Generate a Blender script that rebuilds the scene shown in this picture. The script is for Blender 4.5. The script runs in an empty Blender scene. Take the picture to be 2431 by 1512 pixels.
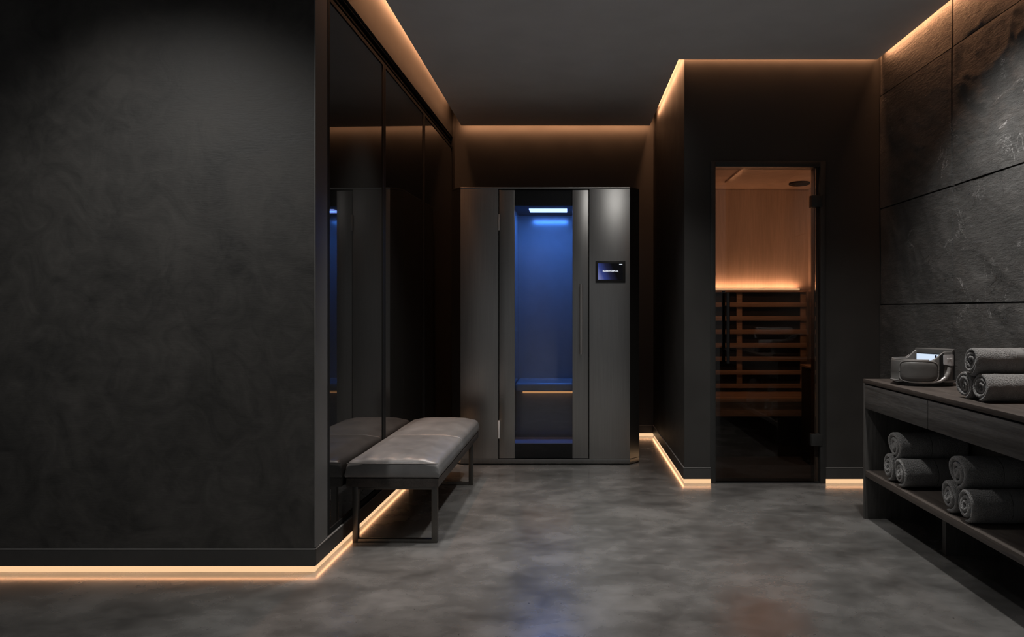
import bpy, bmesh, math, random
from mathutils import Vector, Matrix, noise

random.seed(7)
SC = bpy.context.scene
COL = SC.collection
PI = math.pi

# ------------------------------------------------------------------ helpers
def lin(r, g, b):
    f = lambda c: (c/255)/12.92 if c/255 <= .04045 else ((c/255+.055)/1.055)**2.4
    return (f(r), f(g), f(b))

class NT:
    """small node tree helper"""
    def __init__(s, name):
        s.m = bpy.data.materials.new(name); s.m.use_nodes = True
        s.t = s.m.node_tree; s.t.nodes.clear()
        s.out = s.n('ShaderNodeOutputMaterial')
    def n(s, typ, **kw):
        nd = s.t.nodes.new(typ)
        for k, v in kw.items(): setattr(nd, k, v)
        return nd
    def l(s, a, b): s.t.links.new(a, b)
    def coords(s, scale=(1, 1, 1), rot=(0, 0, 0)):
        tc = s.n('ShaderNodeTexCoord'); mp = s.n('ShaderNodeMapping')
        mp.inputs['Scale'].default_value = scale; mp.inputs['Rotation'].default_value = rot
        s.l(tc.outputs['Object'], mp.inputs['Vector']); return mp.outputs['Vector']
    def noise(s, vec, scale, detail=5, rough=.55, dist=0):
        nd = s.n('ShaderNodeTexNoise'); s.l(vec, nd.inputs['Vector'])
        nd.inputs['Scale'].default_value = scale; nd.inputs['Detail'].default_value = detail
        nd.inputs['Roughness'].default_value = rough; nd.inputs['Distortion'].default_value = dist
        return nd.outputs['Fac']
    def ramp(s, fac, stops):
        r = s.n('ShaderNodeValToRGB'); s.l(fac, r.inputs['Fac'])
        e = r.color_ramp.elements
        while len(e) > 1: e.remove(e[-1])
        e[0].position = stops[0][0]; e[0].color = (*stops[0][1], 1)
        for p, c in stops[1:]:
            k = e.new(p); k.color = (*c, 1)
        return r.outputs['Color']
    def val(s, fac, a, b, x0=.3, x1=.7):
        m = s.n('ShaderNodeMapRange'); s.l(fac, m.inputs['Value'])
        m.inputs['From Min'].default_value = x0; m.inputs['From Max'].default_value = x1
        m.inputs['To Min'].default_value = a; m.inputs['To Max'].default_value = b
        return m.outputs['Result']
    def math(s, op, a, b=None):
        m = s.n('ShaderNodeMath', operation=op)
        for i, v in enumerate((a, b)):
            if v is None: continue
            if isinstance(v, (int, float)): m.inputs[i].default_value = v
            else: s.l(v, m.inputs[i])
        return m.outputs[0]
    def mix(s, fac, a, b, blend='MIX'):
        m = s.n('ShaderNodeMix', data_type='RGBA', blend_type=blend)
        for i, v in ((0, fac), (6, a), (7, b)):
            if isinstance(v, (int, float)): m.inputs[i].default_value = v
            elif isinstance(v, tuple): m.inputs[i].default_value = (*v, 1)
            else: s.l(v, m.inputs[i])
        return m.outputs[2]
    def bump(s, h, strength=.3, dist=.01, normal=None):
        b = s.n('ShaderNodeBump'); s.l(h, b.inputs['Height'])
        b.inputs['Strength'].default_value = strength; b.inputs['Distance'].default_value = dist
        if normal is not None: s.l(normal, b.inputs['Normal'])
        return b.outputs['Normal']
    def pbsdf(s, base=(.5,)*3, rough=.5, metal=0, spec=.5, normal=None, ior=1.5, aniso=0, coat=0, sheen=0):
        p = s.n('ShaderNodeBsdfPrincipled')
        for k, v in (('Base Color', base), ('Roughness', rough), ('Metallic', metal), ('Specular IOR Level', spec),
                     ('IOR', ior), ('Anisotropic', aniso), ('Coat Weight', coat), ('Sheen Weight', sheen)):
            if isinstance(v, tuple): p.inputs[k].default_value = (*v, 1)
            elif isinstance(v, (int, float)): p.inputs[k].default_value = v
            else: s.l(v, p.inputs[k])
        if normal is not None: s.l(normal, p.inputs['Normal'])
        s.l(p.outputs[0], s.out.inputs['Surface']); return p

def plain(name, c, rough=.5, metal=0, spec=.5, noise_amt=.12, nscale=30, bump=.0, ior=1.5):
    t = NT(name); v = t.coords()
    f = t.noise(v, nscale)
    col = t.ramp(f, [(.3, tuple(x*(1-noise_amt) for x in c)), (.7, tuple(x*(1+noise_amt) for x in c))])
    nrm = t.bump(t.noise(v, nscale*8, 3), bump, .002) if bump else None
    t.pbsdf(col, t.val(f, rough*.92, min(1, rough*1.08)), metal, spec, nrm, ior); return t.m

def emit(name, c, strength=1.0):
    t = NT(name); e = t.n('ShaderNodeEmission')
    e.inputs['Color'].default_value = (*c, 1); e.inputs['Strength'].default_value = strength
    t.l(e.outputs[0], t.out.inputs['Surface']); return t.m

def glass(name, tint, refl_ior=1.5, rough=.01):
    t = NT(name)
    tr = t.n('ShaderNodeBsdfTransparent'); tr.inputs['Color'].default_value = (*tint, 1)
    gl = t.n('ShaderNodeBsdfGlossy'); gl.inputs['Roughness'].default_value = rough
    fr = t.n('ShaderNodeFresnel'); fr.inputs['IOR'].default_value = refl_ior
    mx = t.n('ShaderNodeMixShader')
    t.l(fr.outputs[0], mx.inputs[0]); t.l(tr.outputs[0], mx.inputs[1]); t.l(gl.outputs[0], mx.inputs[2])
    t.l(mx.outputs[0], t.out.inputs['Surface']); return t.m

# ------------------------------------------------------------------ geometry
def B(): return bmesh.new()

def add_box(bm, x0, x1, y0, y1, z0, z1, bev=0, seg=2, mi=0):
    r = bmesh.ops.create_cube(bm, size=1)
    vs = r['verts']
    for v in vs:
        v.co = Vector((x0+(v.co.x+.5)*(x1-x0), y0+(v.co.y+.5)*(y1-y0), z0+(v.co.z+.5)*(z1-z0)))
    fs = list({f for v in vs for f in v.link_faces})
    for f in fs: f.material_index = mi
    if bev:
        es = list({e for v in vs for e in v.link_edges})
        bmesh.ops.bevel(bm, geom=es, offset=bev, segments=seg, affect='EDGES', profile=.6, clamp_overlap=True)
    return bm

def add_prism(bm, pts, z0, z1, bev=0, seg=2):
    """vertical prism over a plan polygon"""
    lo = [bm.verts.new((x, y, z0)) for x, y in pts]; hi = [bm.verts.new((x, y, z1)) for x, y in pts]
    n = len(pts); fs = []
    for i in range(n): fs.append(bm.faces.new((lo[i], lo[(i+1) % n], hi[(i+1) % n], hi[i])))
    fs.append(bm.faces.new(hi)); fs.append(bm.faces.new(lo[::-1]))
    bmesh.ops.recalc_face_normals(bm, faces=fs)
    if bev:
        es = list({e for f in fs for e in f.edges})
        bmesh.ops.bevel(bm, geom=es, offset=bev, segments=seg, affect='EDGES', profile=.6, clamp_overlap=True)
    return bm

def add_cyl(bm, p, q, r, n=24, bev=0, r2=None):
    p, q = Vector(p), Vector(q); d = q-p
    m = Matrix.Translation((p+q)/2) @ d.to_track_quat('Z', 'Y').to_matrix().to_4x4()
    g = bmesh.ops.create_cone(bm, cap_ends=True, segments=n, radius1=r, radius2=r if r2 is None else r2, depth=d.length, matrix=m)
    if bev:
        es = [e for e in {e for v in g['verts'] for e in v.link_edges} if any(len(f.verts) > 4 for f in e.link_faces)]
        bmesh.ops.bevel(bm, geom=es, offset=bev, segments=2, affect='EDGES', profile=.5)
    return bm

def add_tube(bm, pts, r, n=10, closed=False, flat=1.0):
    pts = [Vector(p) for p in pts]; m = len(pts); rings = []
    up = Vector((0, 0, 1))
    for i, p in enumerate(pts):
        a = pts[(i-1) % m] if closed or i else p
        b = pts[(i+1) % m] if closed or i < m-1 else p
        t = (b-a).normalized(); s = t.cross(up)
        if s.length < 1e-3: s = Vector((1, 0, 0))
        s.normalize(); u = s.cross(t).normalized()
        rr = r(i/(m-1)) if callable(r) else r
        rings.append([bm.verts.new(p+rr*(math.cos(2*PI*k/n)*s*flat+math.sin(2*PI*k/n)*u)) for k in range(n)])
    for i in range(m if closed else m-1):
        A, C = rings[i], rings[(i+1) % m]
        for k in range(n): bm.faces.new((A[k], A[(k+1) % n], C[(k+1) % n], C[k]))
    if not closed: bm.faces.new(rings[0][::-1]); bm.faces.new(rings[-1])
    return bm

def obj(name, bm, mats, parent=None, smooth=40, **props):
    bmesh.ops.recalc_face_normals(bm, faces=bm.faces[:])
    if smooth:
        a = math.radians(smooth)
        for f in bm.faces: f.smooth = True
        for e in bm.edges:
            if len(e.link_faces) == 2 and e.calc_face_angle(0) > a: e.smooth = False
    me = bpy.data.meshes.new(name); bm.to_mesh(me); bm.free()
    for m in (mats if isinstance(mats, (list, tuple)) else [mats]): me.materials.append(m)
    o = bpy.data.objects.new(name, me); COL.objects.link(o)
    if parent is not None:
        o.parent = parent
        # parts are modelled in world coordinates unless the parent is an unplaced prototype
        pw = WORLD.get(parent.name, Matrix.Identity(4))
        o.matrix_parent_inverse = pw.inverted()
        WORLD[o.name] = Matrix.Identity(4)
    for k, v in props.items(): o[k] = v
    return o
WORLD = {}

def thing(name, label, cat, loc=(0, 0, 0), group=None):
    o = bpy.data.objects.new(name, None); COL.objects.link(o)
    o.empty_display_size = .05; o.location = loc
    WORLD[o.name] = Matrix.Translation(loc)
    o['label'] = label; o['category'] = cat
    if group: o['group'] = group
    return o

def struct(name, bm, mats, label=None, cat=None, smooth=40):
    o = obj(name, bm, mats, None, smooth, kind='structure')
    if label: o['label'] = label
    if cat: o['category'] = cat
    return o

def tag(o, label, cat, group=None):
    o['label'] = label; o['category'] = cat
    if group: o['group'] = group
    return o

def area(name, loc, size, size_y, power, color, direction, spread=PI):
    l = bpy.data.lights.new(name, 'AREA'); l.shape = 'RECTANGLE'
    l.size = size; l.size_y = size_y; l.energy = power; l.color = color; l.spread = spread
    o = bpy.data.objects.new(name, l); COL.objects.link(o); o.location = loc
    o.rotation_euler = Vector(direction).to_track_quat('-Z', 'Y').to_euler(); return o

def line_lamp(name, p, q, width, radiance, color, direction, spread=PI):
    """a LED tape from p to q"""
    p, q = Vector(p), Vector(q); d = (q-p); L = d.length
    l = bpy.data.lights.new(name, 'AREA'); l.shape = 'RECTANGLE'
    l.size = L; l.size_y = width; l.energy = PI*L*width*radiance; l.color = color
    l.spread = spread
    o = bpy.data.objects.new(name, l); COL.objects.link(o); o.location = (p+q)/2
    z = -Vector(direction).normalized(); x = d.normalized(); y = z.cross(x).normalized(); z = x.cross(y)
    o.matrix_world = Matrix.Translation((p+q)/2) @ Matrix((x, y, z)).transposed().to_4x4()
    return o

def spot(name, loc, target, power, angle, blend, radius, color=(1, .97, .94)):
    l = bpy.data.lights.new(name, 'SPOT'); l.energy = power; l.spot_size = math.radians(angle); l.spot_blend = blend
    l.shadow_soft_size = radius; l.color = color
    o = bpy.data.objects.new(name, l); COL.objects.link(o); o.location = loc
    o.rotation_euler = (Vector(target)-Vector(loc)).to_track_quat('-Z', 'Y').to_euler(); return o

def text_mesh(name, body, width, height, depth, mat, parent, mtx):
    """lettering as a mesh, fitted to width x height, centred at mtx (x right, y up, z out)"""
    cu = bpy.data.curves.new(name, 'FONT'); cu.body = body; cu.align_x = 'CENTER'; cu.align_y = 'CENTER'
    cu.extrude = .02; cu.offset = .03
    to = bpy.data.objects.new(name+'_curve', cu); COL.objects.link(to)
    dg = bpy.context.evaluated_depsgraph_get(); dg.update()
    me = bpy.data.meshes.new_from_object(to.evaluated_get(dg))
    bpy.data.objects.remove(to); bpy.data.curves.remove(cu)
    xs = [v.co.x for v in me.vertices]; ys = [v.co.y for v in me.vertices]
    cx, cy = (min(xs)+max(xs))/2, (min(ys)+max(ys))/2; sx, sy = width/(max(xs)-min(xs)), height/(max(ys)-min(ys))
    for v in me.vertices:
        v.co = mtx @ Vector(((v.co.x-cx)*sx, (v.co.y-cy)*sy, v.co.z/.02*depth/2))
    me.name = name; me.materials.clear(); me.materials.append(mat)
    o = bpy.data.objects.new(name, me); COL.objects.link(o)
    o.parent = parent; o.matrix_parent_inverse = WORLD.get(parent.name, Matrix.Identity(4)).inverted()
    WORLD[o.name] = Matrix.Identity(4)
    return o

# ------------------------------------------------------------------ materials
WARM = (1.0, .455, .215)          # the light of the LED tapes
M = {}

def m_floor():
    t = NT('polished_concrete'); v = t.coords((1, 1.25, 1)); v1 = t.coords()
    big = t.noise(v, 2.4, 4, .5, .4); mid = t.noise(v, 8, 5, .55, .3); fine = t.noise(v1, 160, 3)
    k = t.math('ADD', t.math('MULTIPLY', big, .62), t.math('MULTIPLY', mid, .38))
    c = t.ramp(k, [(.36, (.074, .071, .067)), (.5, (.122, .118, .112)), (.64, (.185, .179, .171))])
    sp = t.ramp(t.noise(v1, 55, 2), [(.0, (1, 1, 1)), (.70, (1, 1, 1)), (.74, (.5, .5, .5))])
    c = t.mix(1.0, c, sp, 'MULTIPLY')
    r = t.val(k, .21, .31, .36, .64)
    n = t.bump(mid, .02, .012, t.bump(fine, .04, .0015))
    p = t.pbsdf(c, r, 0, .5, n, coat=.85); p.inputs['Coat Roughness'].default_value = .19; return t.m
M['floor'] = m_floor()

def m_plaster(name, lo, hi, scale=1.6, rough=.62, bump=.12):
    t = NT(name); v = t.coords(); vr = t.coords((1, 1, 1), (.3, .5, .6))
    a = t.noise(v, scale, 7, .62, 1.2); b = t.noise(vr, scale*4, 6, .6, 2.0); st = t.noise(t.coords((9, 9, 60), (.2, .7, .3)), 3, 3)
    k = t.math('ADD', t.math('MULTIPLY', a, .6), t.math('MULTIPLY', b, .4))
    c = t.ramp(k, [(.34, lo), (.52, tuple((x+y)/2 for x, y in zip(lo, hi))), (.68, hi)])
    n = t.bump(st, bump, .004, t.bump(b, bump, .01))
    t.pbsdf(c, t.val(k, rough*.85, rough*1.1), 0, .4, n); return t.m
M['plaster'] = m_plaster('trowelled_plaster', (.015, .0143, .013), (.060, .056, .051))
M['paint'] = plain('charcoal_paint', (.026, .0245, .0225), .55, 0, .4, .08, 6, .03)
M['jamb'] = plain('jamb_paint', (.10, .098, .094), .5, 0, .4, .06, 6)
M['ceiling'] = plain('ceiling_paint', (.76, .765, .775), .8, 0, .2, .05, 3, .02)
M['base'] = plain('plinth_paint', (.040, .039, .037), .42, 0, .5, .06, 20)
M['dark_metal'] = plain('dark_anodised', (.010, .010, .010), .6, 0, .12, .08, 40)
M['black'] = plain('matt_black', (.006, .006, .006), .6, 0, .4, .1, 40)
M['frame'] = plain('door_frame_coat', (.026, .026, .025), .42, .2, .5, .06, 40)
M['bronze_line'] = plain('edge_trim', (.15, .146, .14), .45, 0, .5, .06, 60)

def m_smoked():
    t = NT('smoked_glass'); v = t.coords()
    t.pbsdf((.011, .0108, .0102), t.val(t.noise(v, 2), .015, .03), 0, .5, None, 1.62); return t.m
M['smoked'] = m_smoked()

def m_brushed(name, c, rough, axis='z', dark=.86):
    t = NT(name)
    sc = {'z': (1, 1, .006), 'y': (1, .02, 1), 'x': (.02, 1, 1)}[axis]
    f = t.noise(t.coords(sc), 420, 3, .6); g = t.noise(t.coords(), 3, 3)
    k = t.math('ADD', t.math('MULTIPLY', f, .8), t.math('MULTIPLY', g, .2))
    col = t.ramp(k, [(.3, tuple(x*dark for x in c)), (.7, tuple(min(1, x*1.1) for x in c))])
    n = t.bump(f, .04, .001)
    t.pbsdf(col, t.val(f, rough*.92, rough*1.08), 1.0, .5, n); return t.m
M['steel'] = m_brushed('brushed_steel', (.36, .355, .345), .33)
M['steel_dark'] = m_brushed('brushed_dark_steel', (.24, .235, .225), .38)
M['tube'] = m_brushed('bench_tube', (.13, .122, .112), .36)
M['chrome'] = plain('satin_chrome', (.62, .61, .60), .4, .0, .5, .05, 50)
M['handle'] = plain('handle_metal', (.24, .235, .23), .38, .15, .5, .05, 60)

def m_leather():
    t = NT('grey_leather'); v = t.coords()
    a = t.noise(v, 6, 5); g = t.n('ShaderNodeTexVoronoi', feature='DISTANCE_TO_EDGE'); t.l(v, g.inputs['Vector']); g.inputs['Scale'].default_value = 260
    w = t.noise(t.coords((1, .5, 1)), 9, 4, .5, .8)
    c = t.ramp(a, [(.3, (.122, .121, .120)), (.7, (.168, .167, .165))])
    n = t.bump(w, .25, .012, t.bump(g.outputs['Distance'], .10, .001))
    t.pbsdf(c, t.val(a, .34, .46), 0, .5, n); return t.m
M['leather'] = m_leather()

def m_wood(name, lo, hi, axis, rough=.5, sc=18):
    t = NT(name)
    s = {'x': (.06, 1, 1), 'y': (1, .06, 1), 'z': (1, 1, .06)}[axis]
    v = t.coords(s); f = t.noise(v, sc, 6, .6, .6); fine = t.noise(v, sc*9, 3, .6)
    k = t.math('ADD', t.math('MULTIPLY', f, .6), t.math('MULTIPLY', fine, .4))
    c = t.ramp(k, [(.36, lo), (.52, tuple((x+y)/2 for x, y in zip(lo, hi))), (.66, hi)])
    t.pbsdf(c, t.val(k, rough*.9, rough*1.1), 0, .45, t.bump(fine, .18, .002)); return t.m
M['console'] = m_wood('dark_oak', (.046, .043, .040), (.135, .128, .121), 'y')
M['console_top'] = m_wood('dark_oak_top', (.052, .042, .036), (.110, .092, .080), 'y', .45)
M['console_v'] = m_wood('dark_oak_upright', (.042, .040, .037), (.110, .104, .098), 'z')
M['bench_wood'] = m_wood('bench_frame_wood', (.022, .019, .017), (.060, .050, .044), 'y')
M['sauna_wall'] = m_wood('sauna_boards', (.30, .235, .185), (.43, .345, .28), 'z', .6, 8)
M['sauna_slat'] = m_wood('sauna_slat_wood', (.26, .18, .12), (.42, .30, .21), 'x', .55, 12)
M['stop_wood'] = plain('door_stop_wood', (.045, .028, .018), .5, 0, .4, .1, 20)
M['sauna_floor'] = plain('sauna_floor_tile', (.05, .048, .045), .4, 0, .5, .1, 8)
M['sauna_dark'] = plain('sauna_recess', (.018, .014, .011), .7, 0, .3, .1, 8)

def m_stone():
    t = NT('slate_slabs'); v0 = t.coords()
    vs = t.coords((1, .45, 1.5), (.75, 0, 0)); vd = t.coords((1, .55, 1.9), (-.55, 0, 0))
    a = t.noise(v0, 2.4, 8, .62, .6); b = t.noise(vs, 15, 9, .68, .15); b2 = t.noise(vd, 42, 6, .7, .1); fine = t.noise(v0, 260, 4, .75)
    k = t.math('ADD', t.math('MULTIPLY', a, .45), t.math('ADD', t.math('MULTIPLY', b, .3), t.math('MULTIPLY', b2, .25)))
    c = t.ramp(k, [(.36, (.026, .025, .023)), (.50, (.056, .054, .051)), (.62, (.115, .111, .106))])
    c = t.mix(.35, c, t.ramp(fine, [(.3, (.02, .02, .019)), (.7, (.16, .155, .15))]))
    # pale hairline veins and dark cracks, both with shapes of their own
    w1 = t.math('ABSOLUTE', t.math('SUBTRACT', t.noise(t.coords((1, .9, 1.3), (.9, 0, 0)), 2.6, 6, .66, 1.0), .5))
    gate = t.val(t.noise(v0, 3.8, 3), 0, 1, .55, .63)
    vein = t.math('MULTIPLY', t.val(w1, 1, 0, .0, .0055), gate)
    c = t.mix(t.math('MULTIPLY', vein, .8), c, (.40, .39, .38))
    w2 = t.math('ABSOLUTE', t.math('SUBTRACT', t.noise(t.coords((1, .8, 1.6), (.35, .1, 0)), 2.2, 8, .66, .8), .47))
    gate2 = t.val(t.noise(v0, 2.9, 2), 0, 1, .53, .60)
    crack = t.math('MULTIPLY', t.val(w2, 1, 0, .0, .007), gate2)
    c = t.mix(t.math('MULTIPLY', crack, .9), c, (.006, .006, .006))
    n = t.bump(fine, .45, .003, t.bump(b2, .5, .010, t.bump(b, .45, .022)))
    n = t.bump(t.math('MULTIPLY', crack, -1.0), .8, .018, n)
    t.pbsdf(c, t.val(k, .46, .66), 0, .5, n); return t.m
M['stone'] = m_stone()

def m_terry():
    t = NT('grey_terry'); v = t.coords()
    vo = t.n('ShaderNodeTexVoronoi'); t.l(v, vo.inputs['Vector']); vo.inputs['Scale'].default_value = 215
    nz = t.noise(v, 330, 3, .7); a = t.noise(v, 14, 3)
    # the flat woven border: a strip across the towel
    sx = t.n('ShaderNodeSeparateXYZ'); tc = t.n('ShaderNodeTexCoord'); t.l(tc.outputs['Object'], sx.inputs[0])
    d = t.math('ABSOLUTE', t.math('SUBTRACT', sx.outputs['X'], .175))
    band = t.val(d, 1, 0, .0165, .0185)
    rib = t.n('ShaderNodeTexWave'); t.l(v, rib.inputs['Vector']); rib.inputs['Scale'].default_value = 110
    h = t.mix(band, t.math('ADD', vo.outputs['Distance'], nz), t.math('MULTIPLY', rib.outputs['Fac'], .25))
    k = t.math('ADD', t.math('MULTIPLY', a, .35), t.math('MULTIPLY', nz, .65))
    c = t.ramp(k, [(.3, (.15, .147, .143)), (.7, (.38, .372, .362))])
    c = t.mix(band, c, (.25, .245, .238))
    n = t.bump(h, .9, .005)
    t.pbsdf(c, .95, 0, .1, n, sheen=.25); return t.m
M['terry'] = m_terry()

M['device'] = plain('device_soft_shell', (.105, .101, .096), .42, 0, .5, .05, 60, .03)
M['device_dark'] = plain('device_black', (.010, .010, .010), .4, 0, .5, .05, 60)
M['device_trim'] = plain('device_trim', (.30, .29, .28), .34, .4, .5, .05, 60)
M['badge'] = plain('badge_metal', (.74, .74, .75), .4, .1, .5, .04, 60)
M['badge_text'] = plain('badge_letters', (.95, .94, .92), .5, 0, .5, .04, 60)
M['screen_white'] = emit('screen_glow', lin(214, 230, 250), 1.0)
M['screen_navy'] = plain('screen_mark', (.008, .012, .06), .5)
M['strip'] = emit('led_diffuser', (.98, .62, .34), 1.0)
M['strip_dim'] = emit('seat_led_diffuser', (.52, .25, .10), 1.0)
M['blue_bar'] = emit('blue_led_bar', (.95, 1.45, 4.0), 1.0)
M['booth_in'] = plain('booth_lining', (.26, .26, .27), .17, 0, .5, .05, 10, 0, 1.8)
M['booth_seat'] = plain('booth_seat_vinyl', (.50, .50, .52), .22, 0, .5, .05, 20, 0, 1.7)
M['booth_floor'] = plain('booth_floor_pan', (.66, .66, .68), .3, 0, .5, .05, 20)
M['booth_roof'] = plain('booth_roof_lining', (.06, .06, .065), .6, 0, .3, .05, 20)
M['letters_glow'] = emit('screen_letters', (.85, .9, 1.0), 1.0)

def m_display():
    """wallpaper of the touch screen: blue towards one side, near black on the other"""
    t = NT('display_wallpaper'); v = t.coords()
    s = t.n('ShaderNodeSeparateXYZ'); t.l(v, s.inputs[0])
    u = t.val(s.outputs['X'], 0, 1, .205, .37); w = t.val(s.outputs['Z'], 0, 1, 1.31, 1.43)
    k = t.math('SUBTRACT', t.math('ADD', u, t.math('MULTIPLY', w, .32)), .08)
    c = t.ramp(k, [(.0, lin(104, 110, 158)), (.20, lin(50, 62, 122)), (.5, lin(30, 32, 56)), (.78, lin(13, 13, 15))])
    e = t.n('ShaderNodeEmission'); t.l(c, e.inputs['Color']); t.l(e.outputs[0], t.out.inputs['Surface']); return t.m
M['display'] = m_display()
M['booth_glass'] = glass('booth_clear_glass', (.93, .94, .95), 1.35, .01)
M['sauna_glass'] = glass('sauna_bronze_glass', (.88, .84, .80), 1.5, .01)

# ------------------------------------------------------------------ camera
cam = bpy.data.cameras.new('camera'); co = bpy.data.objects.new('camera', cam); COL.objects.link(co)
co.location = (0, 0, 1.1); co.rotation_euler = (PI/2, 0, 0)
cam.sensor_width = 36; cam.lens = 36*1700/2431
cam.shift_x = -136.5/2431; cam.shift_y = -21/2431; cam.clip_start = .05
SC.camera = co

# ------------------------------------------------------------------ setting
ZC = 2.675           # ceiling underside
ZT = 2.95            # top of the cove plenum
TILT = .022         # the glazed side runs very slightly inwards
def XL(y, off=0): return -1.068 + TILT*(y-3.0) + off

struct('floor', add_box(B(), -5.0, 3.0, -2.0, 6.6, -.12, 0), M['floor'], 'dark grey polished concrete floor with cloudy mottling', 'floor', 0)

# ceiling plate with light slots along the walls, and the plenum lid above it
bm = B()
pl = [(-4.2, -1.2), (-4.2, 2.94), (-.938, 2.94), (-.938+.012, 6.13), (.687, 6.13), (.687, 4.512), (1.938, 4.512), (1.938, -1.2)]
add_prism(bm, pl, ZC, ZC+.08)
add_box(bm, -4.3, 2.3, -1.3, 6.6, ZT, ZT+.06)
struct('ceiling', bm, M['ceiling'], 'dark grey flat ceiling with lit slots along its edges', 'ceiling', 0)

# plaster wall facing the camera and its jamb end
bm = add_box(B(), -4.2, -1.069, 3.0, 3.145, .03, ZT)
struct('wall_left', bm, M['plaster'], 'dark trowelled plaster wall facing the room entrance', 'wall', 0)
struct('trim_1', add_box(B(), -1.0695, -1.064, 3.0, 3.148, .103, ZT), M['jamb'], 'grey painted end face of the plaster wall', 'trim', 0)

# band of wall above the glazing and the wall end beside it
bm = B()
add_prism(bm, [(XL(3.148), 3.148), (XL(6.20), 6.20), (XL(6.20)-.12, 6.20), (XL(3.148)-.12, 3.148)], 2.575, ZT)
add_prism(bm, [(XL(6.115), 6.115), (XL(6.20), 6.20), (XL(6.20)-.12, 6.20), (XL(6.115)-.12, 6.115)], .03, 2.575)
struct('wall_glazed', bm, M['paint'], 'charcoal wall band above the sliding smoked glass doors', 'wall', 0)
# dark closing surface behind the glass
struct('wall_closet', add_prism(B(), [(-1.24, 3.15), (-1.19, 6.2), (-1.21, 6.2), (-1.26, 3.15)], 0, ZT), M['black'], 'black rear face of the closet behind the smoked glass', 'wall', 0)

# back wall, block of the sauna room
YB = 6.22
struct('wall_back', add_box(B(), -1.35, .74, YB, YB+.15, .03, ZT), M['paint'], 'charcoal back wall behind the steel booth', 'wall', 0)
YS = 4.54; XS = .728
struct('wall_sauna_side', add_box(B(), XS, XS+.10, YS+.1001, YB, .03, ZT), M['paint'], 'charcoal side wall of the sauna room beside the steel booth', 'wall', 0)
bm = B()
DX0, DX1, DZ = .8945, 1.6235, 2.04
add_box(bm, XS, DX0, YS, YS+.10, .03, ZT); add_box(bm, DX1, 2.3, YS, YS+.10, .03, ZT); add_box(bm, DX0, DX1, YS, YS+.10, DZ, ZT)
struct('wall_sauna_front', bm, M['paint'], 'charcoal wall around the sauna door', 'wall', 0)

# stone wall: every slab rough, thin open joints
XR = 1.972
def stone_wall():
    bm = B(); step = .0135
    ys = [4.54, 3.68, 2.78, 1.88, .98, .08]
    zs = [0, .528, 1.132, 1.736, 2.448, ZT]
    g = .0035
    for i in range(len(ys)-1):
        for j in range(len(zs)-1):
            y1, y0, z0, z1 = ys[i]-g*2.6, ys[i+1]+g*2.6, zs[j]+g, zs[j+1]-g
            near = i < 2
            st = step if near else .05
            ny, nz = max(2, round((y1-y0)/st)), max(2, round((z1-z0)/st))
            seed = Vector((i*7.3, j*5.1, 2.2*i+j))
            rough = [.5, .9, .55, 1.0, .8, .9][(i*3+j*2) % 6]*(.7 if j == 4 else .9 if j == 3 else 1)
            ang = [.8, .35, 1.25, .6, .5][(i*2+j) % 5]
            off = random.uniform(-.003, .004)
            V = []
            for a in range(ny+1):
                row = []
                for b in range(nz+1):
                    y = y0+(y1-y0)*a/ny; z = z0+(z1-z0)*b/nz
                    u = y*math.cos(ang)+z*math.sin(ang); w = -y*math.sin(ang)+z*math.cos(ang)
                    p = Vector((u*1.3, w*3.4, 0))+seed
                    h = noise.fractal(p, .9, 2.1, 5)*.010
                    q = Vector((u*2.0, w*2.2, 3))+seed
                    rd = 1-abs(noise.noise(q+.6*noise.noise_vector(q*2.3)))   # terraces of cleft slate
                    h += (math.floor(rd*6)/6+.25*(rd*6-math.floor(rd*6))**3)*.010-.008
                    h += noise.fractal(Vector((u*9, w*22, 1))+seed, .8, 2, 4)*.0012
                    d = min(y-y0, y1-y, z-z0, z1-z)
                    e = min(1, d/.02)
                    h = h*rough*(.35+.65*e)
                    row.append(bm.verts.new((XR-.004+off-h, y, z)))
                V.append(row)
            for a in range(ny):
                for b in range(nz): bm.faces.new((V[a][b], V[a][b+1], V[a+1][b+1], V[a+1][b]))
            # side faces down into the joint
            rim = [V[a][0] for a in range(ny+1)]+[V[ny][b] for b in range(1, nz+1)]+[V[a][nz] for a in range(ny-1, -1, -1)]+[V[0][b] for b in range(nz-1, 0, -1)]
            bk = [bm.verts.new((XR+.03, v.co.y, v.co.z)) for v in rim]
            for k in range(len(rim)): bm.faces.new((rim[k], rim[(k+1) % len(rim)], bk[(k+1) % len(rim)], bk[k]))
            for f in bm.faces[-1:]: pass
    n0 = len(bm.faces)
    add_box(bm, XR+.02, XR+.12, 0, 4.54, 0, ZT, mi=1)
    return bm
struct('wall_right', stone_wall(), [M['stone'], M['black']], 'wall of big rough dark slate slabs with thin open joints', 'wall', 60)

# plinths with a thin light upper edge, and the lit strips under them
PZ0, PZ1 = .028, .100
def plinth(name, p, q, nx, ny, label, z1=PZ1):
    """p,q: ends of the wall face (plan); (nx,ny): outward"""
    bm = B(); o = .006; back = .03
    pts = [(p[0]+nx*o, p[1]+ny*o), (q[0]+nx*o, q[1]+ny*o), (q[0]-nx*back, q[1]-ny*back), (p[0]-nx*back, p[1]-ny*back)]
    add_prism(bm, pts, PZ0, z1-.004)
    n = len(bm.faces)
    o2 = .0075
    pts2 = [(p[0]+nx*o2, p[1]+ny*o2), (q[0]+nx*o2, q[1]+ny*o2), (q[0]-nx*back, q[1]-ny*back), (p[0]-nx*back, p[1]-ny*back)]
    add_prism(bm, pts2, z1-.004, z1)
    bm.faces.ensure_lookup_table()
    for f in bm.faces[n:]: f.material_index = 1
    return struct(name, bm, [M['base'], M['bronze_line']], label, 'baseboard', 0)

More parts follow.
